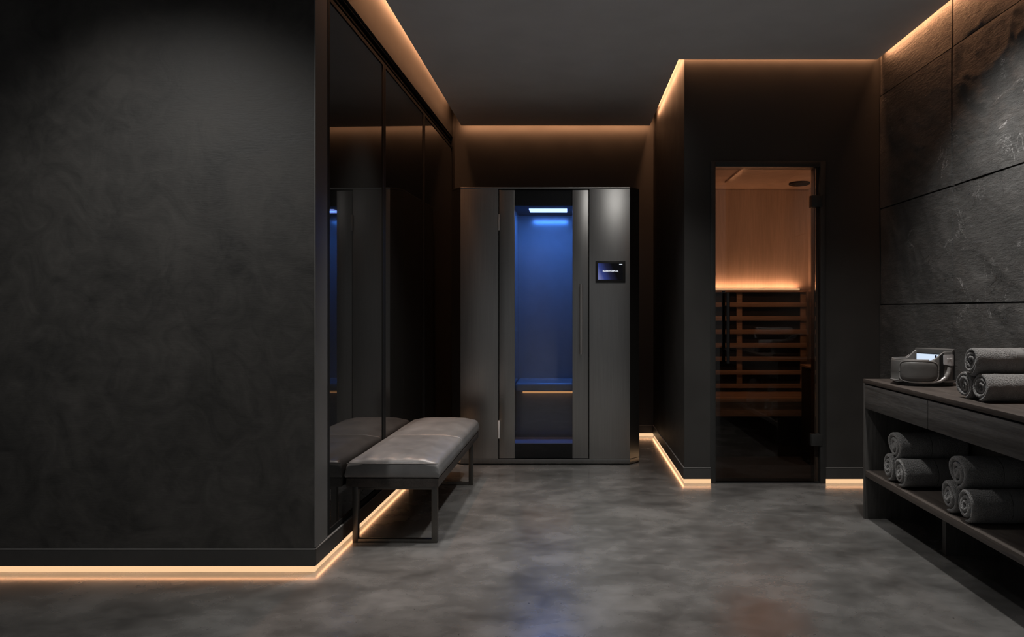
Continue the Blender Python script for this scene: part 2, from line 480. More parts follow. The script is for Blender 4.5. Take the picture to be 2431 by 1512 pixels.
FLOOR_LED = 9.5
def strip(p, q, nx, ny, label, k=1.0):
    bm = B(); o = -.002; back = .02
    pts = [(p[0]+nx*o, p[1]+ny*o), (q[0]+nx*o, q[1]+ny*o), (q[0]-nx*back, q[1]-ny*back), (p[0]-nx*back, p[1]-ny*back)]
    add_prism(bm, pts, .001, PZ0-.0005)
    o_ = tag(obj('led_strip', bm, M['strip'], None, 0), label, 'light strip', 'warm lit strips under the plinths')
    w = .0085
    line_lamp('floor_led_lamp', (p[0]+nx*.0025, p[1]+ny*.0025, PZ0-.0006), (q[0]+nx*.0025, q[1]+ny*.0025, PZ0-.0006), w, FLOOR_LED*k, WARM, (nx*.05, ny*.05, -1))
    return o_

plinth('baseboard_left', (-4.2, 3.0), (-1.069+.006, 3.0), 0, -1, 'charcoal plinth of the plaster wall')
strip((-4.2, 3.0), (-1.066, 3.0), 0, -1, 'warm lit strip under the plinth of the big plaster wall')
nl = Vector((1, -TILT)).normalized()
plinth('baseboard_glazed', (XL(3.0), 3.0), (XL(6.2), 6.2), nl.x, nl.y, 'charcoal plinth below the smoked glass doors')
strip((XL(3.0), 3.0), (XL(6.2), 6.2), nl.x, nl.y, 'warm lit strip below the smoked glass doors, running under the bench')
plinth('baseboard_back', (-1.0, YB), (XS, YB), 0, -1, 'charcoal plinth of the back wall behind the booth', .098)
strip((-1.0, YB), (XS, YB), 0, -1, 'warm lit strip at the foot of the back wall, seen just past the booth')
plinth('baseboard_sauna_side', (XS, YB), (XS, YS+.0305), -1, 0, 'charcoal plinth along the side wall of the sauna room')
strip((XS, YB), (XS, YS), -1, 0, 'warm lit strip running back beside the steel booth')
plinth('baseboard_sauna_front', (XS-.006, YS), (DX0, YS), 0, -1, 'short charcoal plinth between the wall corner and the sauna door')
strip((XS, YS), (DX0, YS), 0, -1, 'short warm lit strip between the wall corner and the sauna door')
plinth('baseboard_right', (DX1, YS), (2.0, YS), 0, -1, 'charcoal plinth between the sauna door and the stone wall')
strip((DX1, YS), (2.0, YS), 0, -1, 'warm lit strip between the sauna door and the wooden console')

# cove tapes above the ceiling slots
def cove(p, q, z, w, rad, d, spread=PI): line_lamp('cove_led_lamp', (*p, z), (*q, z), w, rad, WARM, d, spread)
cove((-1.005, 3.45), (-.965, 5.90), 2.905, .035, 70, (-.45, 0, -1), 2.2)
cove((-.94, 6.137), (.70, 6.137), 2.700, .03, 34, (0, 1, -.20))
cove((.694, 5.95), (.694, 4.50), 2.725, .03, 17, (1, 0, -.75))
cove((.711, 5.95), (.711, 4.56), 2.80, .02, 70, (.3, 0, -1))
cove((.70, 4.517), (1.95, 4.517), 2.715, .03, 46, (0, 1, -.55))
cove((1.943, 4.46), (1.943, .3), 2.700, .03, 34, (1, 0, -.75))

# ------------------------------------------------------------------ sliding smoked glass doors
def slide_door(n, y0, y1, label, z0=.128, z1=2.47):
    fr = .024
    bm = B()
    def quad_box(ya, yb, za, zb, o0, o1):
        add_prism(bm, [(XL(ya, o0), ya), (XL(yb, o0), yb), (XL(yb, o1), yb), (XL(ya, o1), ya)], za, zb)
    a, b = .0015, -.045
    quad_box(y0, y0+fr, z0-.018, z1+.02, a, b); quad_box(y1-fr, y1, z0-.018, z1+.02, a, b)
    quad_box(y0+fr, y1-fr, z1, z1+.02, a, b); quad_box(y0+fr, y1-fr, z0-.018, z0, a, b)
    d = struct(n, bm, M['dark_metal'], label, 'door', 0)
    bm = B()
    add_prism(bm, [(XL(y0+.01, -.003), y0+.01), (XL(y1-.01, -.003), y1-.01), (XL(y1-.01, -.018), y1-.01), (XL(y0+.01, -.018), y0+.01)], z0-.01, z1+.01)
    obj('glass_pane', bm, M['smoked'], d, 0)
    return d
slide_door('door_1', 3.150, 4.038, 'sliding smoked glass door next to the plaster wall, mirroring the booth')
slide_door('door_2', 4.042, 5.038, 'middle sliding smoked glass door behind the bench')
slide_door('door_3', 5.042, 6.112, 'sliding smoked glass door nearest the steel booth')
bm = B()
for (za, zb, o0) in ((2.492, 2.520, -.030), (2.520, 2.530, -.012), (2.530, 2.560, -.030), (2.560, 2.574, -.010)):
    add_prism(bm, [(XL(3.15, o0), 3.15), (XL(6.113, o0), 6.113), (XL(6.113, -.05), 6.113), (XL(3.15, -.05), 3.15)], za, zb)
add_prism(bm, [(XL(6.10, .004), 6.114), (XL(6.13, .004), 6.132), (XL(6.13, -.05), 6.132), (XL(6.10, -.05), 6.114)], .10, 2.574)
add_prism(bm, [(XL(3.15, -.002), 3.15), (XL(6.113, -.002), 6.113), (XL(6.113, -.05), 6.113), (XL(3.15, -.05), 3.15)], .1002, .109)
struct('trim_2', bm, M['dark_metal'], 'black stepped sliding track framing the smoked glass doors', 'trim', 0)

# ------------------------------------------------------------------ steel booth
def booth():
    t = thing('light_therapy_booth', 'brushed steel cabin with a blue lit interior and glazed door', 'booth', (-.172, 5.55, 0))
    YF = 5.08; x0, x1 = -.774, .430; Zt = 1.97; Zb = .042
    dl, dr, dt = -.503, .1385, 1.9525     # door opening
    # plan outline with chamfered front corners
    outer = [(x0, YF), (x1, YF), (x1+.073, YF+.082), (x1+.073, 6.08), (x0-.073, 6.08), (x0-.073, YF+.082)]
    inset = lambda d: [(x0+d*.4, YF+d), (x1-d*.4, YF+d), (x1+.073-d, YF+.082+d*.4), (x1+.073-d, 6.08-d), (x0-.073+d, 6.08-d), (x0-.073+d, YF+.082+d*.4)]
    obj('base_plinth', add_prism(B(), outer, .008, Zb-.002, .003), M['steel_dark'], t)
    obj('foot', add_prism(B(), inset(.02), 0, .008), M['black'], t, 0)
    obj('top_cap', add_prism(B(), outer, Zt-.013, Zt, .002), M['steel'], t)
    zt = Zt-.0145
    obj('front_panel', add_box(B(), x0+.0005, dl-.0015, YF+.001, YF+.02, Zb, zt, .0012), M['steel'], t, label='wide brushed panel on the hinge side of the door')
    obj('front_panel', add_box(B(), dr+.0015, x1-.0005, YF+.001, YF+.02, Zb, zt, .0012), M['steel'], t, label='wide brushed panel carrying the touch screen')
    obj('front_rail', add_box(B(), dl-.0015, dr+.0015, YF+.0012, YF+.02, dt+.003, zt), M['steel_dark'], t, 0)
    th = .018
    for s in (0, 1):
        if s == 0: a, b = (x0, YF+.0012), (x0-.073, YF+.082)
        else: a, b = (x1, YF+.0012), (x1+.073, YF+.082)
        nx = .7 if s == 0 else -.7
        bm = add_prism(B(), [a, b, (b[0]+nx*th, b[1]+th), (a[0]+nx*th*.4, a[1]+th)], Zb, zt)
        obj('corner_panel', bm, M['steel_dark'], t, 0)
        bm = add_box(B(), min(b[0], b[0]+(1 if s == 0 else -1)*th), max(b[0], b[0]+(1 if s == 0 else -1)*th), b[1]+.001, 6.078, Zb, zt)
        obj('side_panel', bm, M['steel_dark'], t, 0)
    obj('rear_panel', add_box(B(), x0-.05, x1+.05, 6.06, 6.078, Zb, zt), M['steel_dark'], t, 0)
    # interior lining
    ix0, ix1, iy0, iy1, iz0, iz1 = -.402, .034, 5.128, 5.65, .146, 1.842
    bm = B(); w = .012
    add_box(bm, ix0-w, ix0, iy0, iy1, iz0-w, iz1+w); add_box(bm, ix1, ix1+w, iy0, iy1, iz0-w, iz1+w)
    add_box(bm, ix0, ix1, iy1, iy1+w, iz0-w, iz1+w)
    obj('interior_lining', bm, M['booth_in'], t, 0)
    obj('interior_ceiling', add_box(B(), ix0, ix1, iy0, iy1, iz1, iz1+w), M['booth_roof'], t, 0)
    obj('floor_pan', add_box(B(), ix0, ix1, iy0, iy1, iz0-w, iz0), M['booth_floor'], t, 0)
    # dark header and sill behind the glass
    bm = B()
    add_box(bm, dl, dr, YF+.032, iy0-.001, iz1, zt); add_box(bm, dl, dr, YF+.032, iy0-.001, Zb, iz0-.003)
    add_box(bm, dl, ix0, YF+.032, iy0-.001, iz0-.003, iz1); add_box(bm, ix1, dr, YF+.032, iy0-.001, iz0-.003, iz1)
    obj('opening_frame', bm, M['black'], t, 0)
    obj('sill_edge', add_box(B(), ix0, ix1, YF+.031, iy0-.001, iz0-.0029, iz0+.001), M['chrome'], t, 0)
    # seat
    bm = add_box(B(), ix0+.002, ix1-.002, 5.275, iy1-.001, .497, .56, .022, 5)
    obj('seat', bm, M['booth_seat'], t)
    obj('seat_riser', add_box(B(), ix0+.002, ix1-.002, 5.37, 5.385, iz0, .497), M['booth_in'], t, 0)
    obj('seat_light', add_box(B(), ix0+.052, ix1-.001, 5.352, 5.3695, .476, .4965, .002), M['strip_dim'], t, label='peach glowing strip under the seat')
    # light bar in the ceiling
    bx0, bx1 = -.298, -.018
    obj('light_bar', add_box(B(), bx0, bx1, 5.262, 5.425, iz1-.007, iz1+.004, .003, 2), M['blue_bar'], t, label='glowing blue white light bar')
    # door
    gl, gr = -.389, .021; db = Zb+.003; yd = YF+.002
    bm = B()
    add_box(bm, dl+.004, gl, yd, yd+.026, db, dt-.004, .001); add_box(bm, gr, dr-.004, yd, yd+.026, db, dt-.004, .001)
    door = obj('door', bm, M['steel'], t, label='brushed steel door with a tall clear pane')
    obj('glass_pane', add_box(B(), gl-.003, gr+.003, yd+.008, yd+.016, db+.001, dt-.006), M['booth_glass'], door, 0)
    hx, hy = .082, YF-.034
    bm = add_cyl(B(), (hx, hy, .785), (hx, hy, 1.282), .0105, 24, .001)
    for z in (.85, 1.217): add_cyl(bm, (hx, hy, z), (hx, yd+.004, z), .006, 12)
    obj('handle', bm, M['handle'], door)
    for z0, z1 in ((1.100+188/334.5, 1.1+226/334.5), (1.1-305/334.5, 1.1-263/334.5)):
        bm = add_cyl(B(), (-.501, YF-.006, z0), (-.501, YF-.006, z1), .0075, 16, .001)
        zc = (z0+z1)/2
        add_box(bm, -.507, -.495, YF-.006, YF+.003, z0+.006, zc-.004); add_box(bm, -.507, -.495, YF-.006, YF+.003, zc+.004, z1-.006)
        obj('hinge', bm, M['chrome'], door)
    # touch screen
    sx0, sx1, sz0, sz1 = .184, .396, 1.291, 1.444
    bm = add_box(B(), sx0, sx1, YF-.010, YF+.002, sz0, sz1, .002)
    scr = obj('touch_screen', bm, M['device_dark'], t, label='black framed touch screen')
    obj('display', add_box(B(), .202, .377, YF-.0108, YF-.0096, 1.3125, 1.4275), M['display'], scr, 0)
    text_mesh('lettering', 'IAOXINTFOIIPCXC', .110, .0105, .0008, M['letters_glow'], scr,
              Matrix.Translation((.2905, YF-.0112, 1.373)) @ Matrix.Rotation(PI/2, 4, 'X'))
    obj('status_mark', add_box(B(), .352, .374, YF-.0114, YF-.0106, 1.419, 1.4232, .0003), M['letters_glow'], scr, 0)
    # the light the bar gives
    BL = (.045, .24, 1.0)
    area('booth_bar_lamp', ((bx0+bx1)/2, 5.345, iz1-.009), bx1-bx0, .15, 5.8, BL, (0, .1, -1))
    line_lamp('booth_seat_lamp', (ix0+.055, 5.35, .476), (ix1-.005, 5.35, .476), .012, .9, WARM, (0, -.4, -1))
    return t
booth()

# ------------------------------------------------------------------ sauna door and sauna room
def sauna():
    YF = YS
    bm = B()
    f = .030
    yo = YF-.010
    add_box(bm, DX0+.001, DX0+f, yo, YF+.09, 0, DZ-.001, .002); add_box(bm, DX1-f-.006, DX1-.001, yo, YF+.09, 0, DZ-.001, .002)
    add_box(bm, DX0+f, DX1-f-.006, yo, YF+.09, DZ-.036, DZ-.001, .002)
    d = struct('door_4', bm, M['frame'], 'bronze glass sauna door in a charcoal frame', 'door')
    gx0, gx1 = DX0+f+.003, 1.5635
    obj('glass_pane', add_box(B(), gx0, gx1, YF+.012, YF+.020, .008, DZ-.040), M['sauna_glass'], d, 0, label='bronze tinted glass pane')
    obj('threshold', add_box(B(), DX0+f, DX1-f-.006, yo+.003, YF+.09, 0, .006), M['dark_metal'], d, 0)
    obj('door_stop', add_box(B(), 1.561, DX1-f-.0062, YF+.034, YF+.088, .006, DZ-.036), M['stop_wood'], d, 0)
    # pull bar outside, its twin inside
    bm = B(); hx = .996; hy = YF-.045
    add_cyl(bm, (hx, hy, 1.1-129/381, ), (hx, hy, 1.1+41/381), .0105, 24, .001)
    add_cyl(bm, (hx-.004, YF+.075, 1.1-129/368), (hx-.004, YF+.075, 1.1+45/368), .011, 24, .001)
    for z in (1.1+8/376, 1.1-95/376): add_cyl(bm, (hx, hy, z), (hx-.004, YF+.075, z), .006, 14)
    obj('handle', bm, M['dark_metal'], d)
    for zc in (1.1+257/374.5, 1.1-309/374.5):
        bm = add_box(B(), 1.530, 1.600, YF-.014, YF+.034, zc-.037, zc+.037, .002)
        obj('hinge', bm, M['frame'], d)
    # room shell: boarded walls
    sx0, sx1, sy0, sy1, cz = XS+.10, 1.93, YF+.10, 5.78, 2.075
    def boards_y(bm, x, y0, y1, z0, z1, s):   # side wall of upright boards
        y = y0
        while y < y1-.01:
            add_box(bm, min(x, x+s*.02), max(x, x+s*.02), y+.001, min(y+.089, y1), z0, z1); y += .09
        add_box(bm, min(x+s*.012, x+s*.03), max(x+s*.012, x+s*.03), y0, y1, z0, z1)
    bm = B(); x = sx0
    while x < sx1-.01:
        add_box(bm, x+.0002, min(x+.1198, sx1), sy1, sy1+.02, .0, cz); x += .12
    add_box(bm, sx0, sx1, sy1+.012, sy1+.03, 0, cz)
    struct('wall_sauna_back', bm, M['sauna_wall'], 'warm lit upright boards at the back of the sauna', 'wall', 0)
    bm = B(); boards_y(bm, sx1, sy0, sy1+.03, 0, cz, 1)
    struct('wall_sauna_right', bm, M['sauna_wall'], 'warm lit side boards of the sauna on the hinge side', 'wall', 0)
    bm = B(); boards_y(bm, sx0+.0005, sy0, sy1+.03, 0, cz, 1)
    struct('wall_sauna_left', bm, M['sauna_wall'], 'warm side boards of the sauna on the handle side', 'wall', 0)
    bm = add_box(B(), sx0, sx1+.03, sy0, sy1+.03, cz, cz+.03)
    struct('ceiling_sauna', bm, M['sauna_wall'], 'low boarded ceiling of the sauna', 'ceiling', 0)
    struct('trim_3', add_box(B(), 1.18, 1.62, 4.70, 5.45, cz-.014, cz-.0005, .004), M['sauna_wall'], 'raised wooden panel under the sauna ceiling', 'trim')
    struct('floor_sauna', add_box(B(), sx0, sx1, sy0, sy1, .0005, .006), M['sauna_floor'], 'dark tiled floor inside the sauna', 'floor', 0)
    # vent disc in the ceiling
    bm = add_cyl(B(), (1.765, 5.50, cz-.016), (1.765, 5.50, cz-.0005), .078, 40, .004)
    v = thing('ceiling_vent', 'round dark vent under the sauna ceiling', 'vent', (1.765, 5.50, cz))
    obj('vent_disc', bm, M['sauna_dark'], v)
    bm = B()
    for k in range(3):
        r = .025+.018*k
        add_tube(bm, [(1.765+r*math.cos(a*PI/16), 5.50+r*math.sin(a*PI/16), cz-.017) for a in range(32)], .003, 6, True)
    obj('vent_ring', bm, M['black'], v)
    # bench with its two slatted backrests
    t = thing('sauna_bench', 'wooden sauna bench with slatted backrests behind the bronze glass door', 'bench', (1.35, 5.45, 0))
    for k in range(4):
        y = 5.24+.108*k
        obj('seat_board', add_box(B(), sx0+.03, 1.875, y, y+.1, .424, .452, .004), M['sauna_slat'], t)
    obj('front_board', add_box(B(), sx0+.03, 1.875, 5.262, 5.28, .315, .423, .003), M['sauna_slat'], t)
    obj('riser', add_box(B(), sx0+.03, 1.875, 5.34, 5.36, .006, .423), M['sauna_dark'], t, 0)
    Y = 5.70; bx0, bx1 = sx0+.03, 1.885
    b = obj('backrest', add_box(B(), bx0, bx1, Y+.022, Y+.026, .47, 1.245), M['sauna_dark'], t, 0, label='slatted backrest along the rear wall')
    for x in (1.02, 1.353, 1.862):
        obj('post', add_box(B(), x-.022, x+.022, Y+.003, Y+.021, .47, 1.245, .002), M['sauna_slat'], b)
    obj('top_rail', add_box(B(), bx0, bx1, Y-.02, Y+.03, 1.238, 1.256, .003), M['sauna_slat'], b)
    ppm = 1700/Y
    for k in range(7):
        zc = 1.1+(735-(723.5+32*k))/ppm
        obj('slat', add_box(B(), bx0, bx1, Y-.016, Y+.002, zc-.018, zc+.018, .003), M['sauna_slat'], b)
    b = obj('backrest', add_box(B(), 1.925, 1.929, 5.0, 5.66, .47, 1.245), M['sauna_dark'], t, 0, label='short slatted backrest on the side wall')
    obj('top_rail', add_box(B(), 1.890, 1.9295, 5.0, 5.66, 1.238, 1.256, .003), M['sauna_slat'], b)
    for k in range(7):
        zc = 1.1+(735-724-32*k)/298
        obj('slat', add_box(B(), 1.897, 1.914, 5.0, 5.66, zc-.018, zc+.018, .003), M['sauna_slat'], b)
    for y in (5.03, 5.63): obj('post', add_box(B(), 1.9145, 1.9245, y-.022, y+.022, .47, 1.245), M['sauna_slat'], b, 0)
    # heater cabinet at the right
    t = thing('sauna_heater', 'low dark heater cabinet inside the sauna by the hinges', 'heater', (1.8, 4.98, 0))
    obj('cabinet', add_box(B(), 1.690, 1.885, 5.02, 5.22, .02, .685, .006), M['sauna_dark'], t)
    obj('top_guard', add_box(B(), 1.682, 1.892, 5.012, 5.228, .686, .702, .004), M['sauna_slat'], t)
    for x in (1.71, 1.86): obj('foot', add_box(B(), x-.015, x+.015, 5.04, 5.20, .006, .021), M['black'], t, 0)
    # light tapes on the backrests
    o = tag(obj('led_strip', add_box(B(), sx0+.05, 1.845, 5.735, 5.760, 1.257, 1.270, .003), M['strip'], None), 'glowing strip on top of the rear sauna backrest', 'light strip', 'warm strips inside the sauna')
    struct('trim_4', add_box(B(), sx0+.03, 1.885, 5.7305, 5.7795, 1.245, 1.2565), M['sauna_slat'], 'ledge closing the gap behind the rear sauna backrest', 'trim', 0)
    o = tag(obj('led_strip', add_box(B(), 1.912, 1.924, 5.02, 5.58, 1.257, 1.270, .003), M['strip'], None), 'glowing strip on top of the side backrest in the sauna', 'light strip', 'warm strips inside the sauna')
    line_lamp('sauna_rear_lamp', (sx0+.05, 5.748, 1.272), (1.845, 5.748, 1.272), .022, 38, (1, .50, .28), (0, .15, 1))
    line_lamp('sauna_side_lamp', (1.916, 5.02, 1.272), (1.916, 5.58, 1.272), .012, 34, (1, .50, .28), (.1, 0, 1))
line_lamp('sauna_front_fill', (1.0, 4.68, 2.045), (1.75, 4.68, 2.045), .03, 36, (1, .52, .30), (0, .75, -1))  # added fill hidden above the door, brightens slats and back boards
sauna()

# ------------------------------------------------------------------ upholstered bench
def bench():
    x0, x1, y0, y1 = -1.046, -.606, 3.365, 4.68
    t = thing('upholstered_bench', 'grey leather padded bench on a dark metal frame beside the smoked glass doors', 'bench', (-.83, 4.0, 0))
    # rail frame
    bm = B(); r = .03
    z0, z1 = .266, .306
    add_box(bm, x0+.002, x1-.002, y0, y0+r, z0, z1, .003); add_box(bm, x0+.002, x1-.002, y1-r, y1, z0, z1, .003)
    add_box(bm, x0+.002, x0+r, y0+r, y1-r, z0, z1, .002); add_box(bm, x1-r, x1-.002, y0+r, y1-r, z0, z1, .002)
    add_box(bm, x0+r, x1-r, y0+r, y1-r, z1-.016, z1-.002)
    obj('seat_frame', bm, M['bench_wood'], t)
    # two leg loops
    for ya in (y0+.012, 4.487):
        bm = B(); w = .027
        lx0, lx1 = x0+.028, x1-.010
        add_box(bm, lx0, lx0+w, ya, ya+w, 0, z0, .002); add_box(bm, lx1-w, lx1, ya, ya+w, 0, z0, .002)
        add_box(bm, lx0+w-.001, lx1-w+.001, ya, ya+w, 0, .018, .002); add_box(bm, lx0+w-.001, lx1-w+.001, ya, ya+w, z0-.014, z0, .002)
        obj('leg', bm, M['tube'], t)
    # two cushion halves, softly crowned
    def cushion(ya, yb, front):
        nx, ny = 44, 60; zb, ze, crown = .309, .382, .030
        bm = B(); R = .026
        def prof(d, D):                       # 0 at the edge .. 1 inside
            return max(0, min(1, d/D))
        top = []
        for i in range(nx+1):
            row = []
            u = i/nx; u = .5-.5*math.cos(PI*u); x = x0+(x1-x0)*u
            for j in range(ny+1):
                v = j/ny; v = .5-.5*math.cos(PI*v); y = ya+(yb-ya)*v
                dx = min(x-x0, x1-x); dy0 = y-ya; dy1 = yb-y
                # round outer edges, tight dip at the middle seam
                def edge(d, rr):
                    k = prof(d, rr); return rr*(1-math.sqrt(max(0, 1-(1-k)**2)))
                drop = edge(dx, R)+edge(dy0, R if front else .010)*(1 if front else 1)+edge(dy1, .010 if front else R)
                cr = crown*(1-(2*(x-x0)/(x1-x0)-1)**4)*(1-.35*(2*(y-ya)/(yb-ya)-1)**6)*(.6+.4*math.sin(PI*v)**.5)
                wr = .0018*noise.noise(Vector((x*16, y*5, 2)))
                if front: wr += .0022*math.sin((x-x0)*72)*math.exp(-max(0, (y-ya-.05)/.05)**2)*(1 if y-ya > .02 else .3)
                row.append(bm.verts.new((x, y, ze-drop+cr*min(1, prof(dx, .12)*1.0+.25)+wr)))
            top.append(row)
        for i in range(nx):
            for j in range(ny): bm.faces.new((top[i][j], top[i+1][j], top[i+1][j+1], top[i][j+1]))
        rim = [top[i][0] for i in range(nx+1)]+[top[nx][j] for j in range(1, ny+1)]+[top[i][ny] for i in range(nx-1, -1, -1)]+[top[0][j] for j in range(ny-1, 0, -1)]
        rings = [rim]
        cx, cy = (x0+x1)/2, (ya+yb)/2
        for k, (zz, s) in enumerate(((.75, .003), (.45, .004), (.15, .002), (.03, -.002), (0, -.008))):
            ring = []
            for vv in rim:
                z = zb+(vv.co.z-zb)*zz
                px = vv.co.x+(s if vv.co.x > x1-.001 else -s if vv.co.x < x0+.001 else 0)
                py = vv.co.y+(s if (vv.co.y > yb-.001 and not front) else -s if (vv.co.y < ya+.001 and front) else 0)
                ring.append(bm.verts.new((px, py, z)))
            rings.append(ring)
        for A, C in zip(rings, rings[1:]):
            for k in range(len(A)): bm.faces.new((A[k], A[(k+1) % len(A)], C[(k+1) % len(A)], C[k]))
        bm.faces.new(rings[-1][::-1])
        return bm
    ym = 4.03
    c1 = obj('cushion', cushion(y0, ym-.0005, True), M['leather'], t, 60)
    obj('cushion', cushion(ym+.0005, y1, False), M['leather'], t, 60)
    # piped seam along the top front edge
    pts = [(x0+.006+(x1-x0-.012)*k/24, y0-.001, .3825+.0015*math.sin(k)) for k in range(25)]
    pts = [(x, y, .377) for x, y, z in pts]
    obj('piping', add_tube(B(), pts, .0028, 8), M['leather'], c1)
    t.rotation_euler = (0, 0, -math.atan(TILT)*.75); t.location.x += .003
    return t
bench()

# ------------------------------------------------------------------ console
CX0 = 1.551; CY0, CY1 = 1.72, 3.782; CZ = .735
def console():
    t = thing('console_table', 'dark oak console with drawers and an open lower shelf against the slate wall', 'console', (1.75, 2.75, 0))
    xb = 1.938
    obj('top', add_box(B(), CX0, xb, CY0, CY1, CZ-.021, CZ, .0012), M['console_top'], t)
    obj('side_panel', add_box(B(), CX0, xb, CY1-.018, CY1-.0002, 0, CZ-.0212, .001), M['console_v'], t)
    obj('side_panel', add_box(B(), CX0, xb, CY0, CY0+.018, 0, CZ-.0212, .001), M['console_v'], t)
    obj('rear_panel', add_box(B(), xb-.012, xb, CY0+.018, CY1-.0185, 0, CZ-.0212), M['console_v'], t, 0)
    obj('shelf', add_box(B(), CX0+.004, xb-.0125, CY0+.0185, CY1-.0185, .223, .255, .0012), M['console_top'], t)
    obj('support_panel', add_box(B(), 1.69, xb-.0125, 3.215, 3.245, 0, .2225), M['console_v'], t, 0)
    obj('drawer_case', add_box(B(), CX0+.02, xb-.0125, CY0+.0185, CY1-.0185, .5832, .712), M['black'], t, 0)
    e = [3.7625, 3.102, 2.441, 1.7405]
    lab = ['drawer at the end nearest the sauna door', 'middle drawer of the console', None]
    for i in range(3):
        o = obj('drawer', add_box(B(), CX0+.001, CX0+.0195, e[i+1]+.002, e[i]-.002, .582, .7065, .0012), M['console'], t)
        if lab[i]: o['label'] = lab[i]
    return t
console()

# ------------------------------------------------------------------ towels
def towel_mesh(name, R, L, turns, phase, seed, squash=1.0):
    """a rolled towel lying along +X from x=0, centre line at the origin"""
    bm = B(); rnd = random.Random(seed)
    pitch = (R-.010)/turns; th = pitch*.46
    N = int(46*turns)
    rings = []
    for i in range(N+1):
        s = i/N; a = phase+2*PI*turns*s
        r = .010+pitch*turns*s-th*.6
        wob = 1+.035*math.sin(2*a+seed)+.02*math.sin(3*a+seed*2)
        c = Vector((0, math.cos(a)*r*wob, math.sin(a)*r*wob*squash))
        nrm = Vector((0, math.cos(a), math.sin(a)*squash)).normalized()
        tk = th*(.35 if i in (0, N) else .8 if i in (1, N-1) else 1)
        ring = []
        e0 = .0035*math.sin(a*1.3+seed)+.004*(1-s)*math.sin(seed)   # a slightly uneven rolled end
        prof = []
        nl_ = 26
        for k in range(nl_+1): prof.append((th+(L-2*th)*k/nl_, tk))
        for k in range(1, 6): b = PI/2-PI*k/6; prof.append((L-th+th*math.cos(b), tk*math.sin(b)))
        for k in range(nl_, -1, -1): prof.append((th+(L-2*th)*k/nl_, -tk))
        for k in range(1, 6): b = -PI/2-PI*k/6; prof.append((th+th*math.cos(b), tk*math.sin(b)))
        for (x, h) in prof:
            f = .0016*noise.noise(Vector((x*26, a*3+seed, h*40))) + .0010*noise.noise(Vector((x*110, a*11, seed+h*60)))
            p = c+nrm*(h+f*(1 if h >= 0 else -.4)); p.x = x+e0*(1-x/L)
            ring.append(bm.verts.new(p))
        rings.append(ring)
    for A, C in zip(rings, rings[1:]):
        n = len(A)
        for k in range(n): bm.faces.new((A[k], A[(k+1) % n], C[(k+1) % n], C[k]))
    bm.faces.new(rings[0][::-1]); bm.faces.new(rings[-1])
    bmesh.ops.recalc_face_normals(bm, faces=bm.faces[:])
    for f in bm.faces: f.smooth = True
    me = bpy.data.meshes.new(name); bm.to_mesh(me); bm.free(); me.materials.append(M['terry'])
    return me

def towels():
    small = [towel_mesh('rolled_towel', .059, .315, 3.0, p, s) for p, s in ((-PI*.62, 1), (-PI*.5, 2), (-PI*.45, 3))]
    big = [towel_mesh('rolled_towel', .0675, .335, 2.7, p, s) for p, s in ((PI*.10, 4), (PI*.15, 5), (PI*.05, 6))]
    G1, G2 = 'rolled towels on the console top', 'rolled towels on the lower shelf'
    rows = [
        (small[0], 1.622, 2.953, CZ+.0575, 'rolled grey towel on the console top, next to the glowing device', G1),
        (small[1], 1.622, 2.834, CZ+.0575, 'rolled grey towel on the console top, lower one farther from the device', G1),
        (small[2], 1.618, 2.893, CZ+.0575+.1010, 'rolled grey towel resting on top of two others on the console top', G1),
        (big[0], 1.572, 3.541, .255+.0695, 'rolled grey towel flat on the lower shelf, closest to the console side panel', G2),
        (big[1], 1.566, 3.404, .255+.0695, 'rolled grey towel flat on the lower shelf, second from the console side panel', G2),
        (big[2], 1.570, 3.474, .255+.0715+.1165, 'rolled grey towel atop the shelf stack nearest the console side panel', G2),
        (big[1], 1.572, 2.978, .255+.0695, 'rolled grey towel flat on the lower shelf, far one of the stack under the device', G2),
        (big[0], 1.566, 2.841, .255+.0695, 'rolled grey towel flat on the lower shelf, nearest to the camera', G2),
        (big[2], 1.570, 2.911, .255+.0715+.1165, 'rolled grey towel atop the shelf stack nearest to the camera', G2),
    ]
    for me, x, y, z, lab, g in rows:
        o = bpy.data.objects.new('rolled_towel', me); COL.objects.link(o)
        base = CZ if g == G1 else .255
        if z-base < .1: z = base-min(v.co.z for v in me.vertices)+.0008      # lies on the board
        o.location = (x, y, z)
        o['label'] = lab; o['category'] = 'towel'; o['group'] = g
towels()

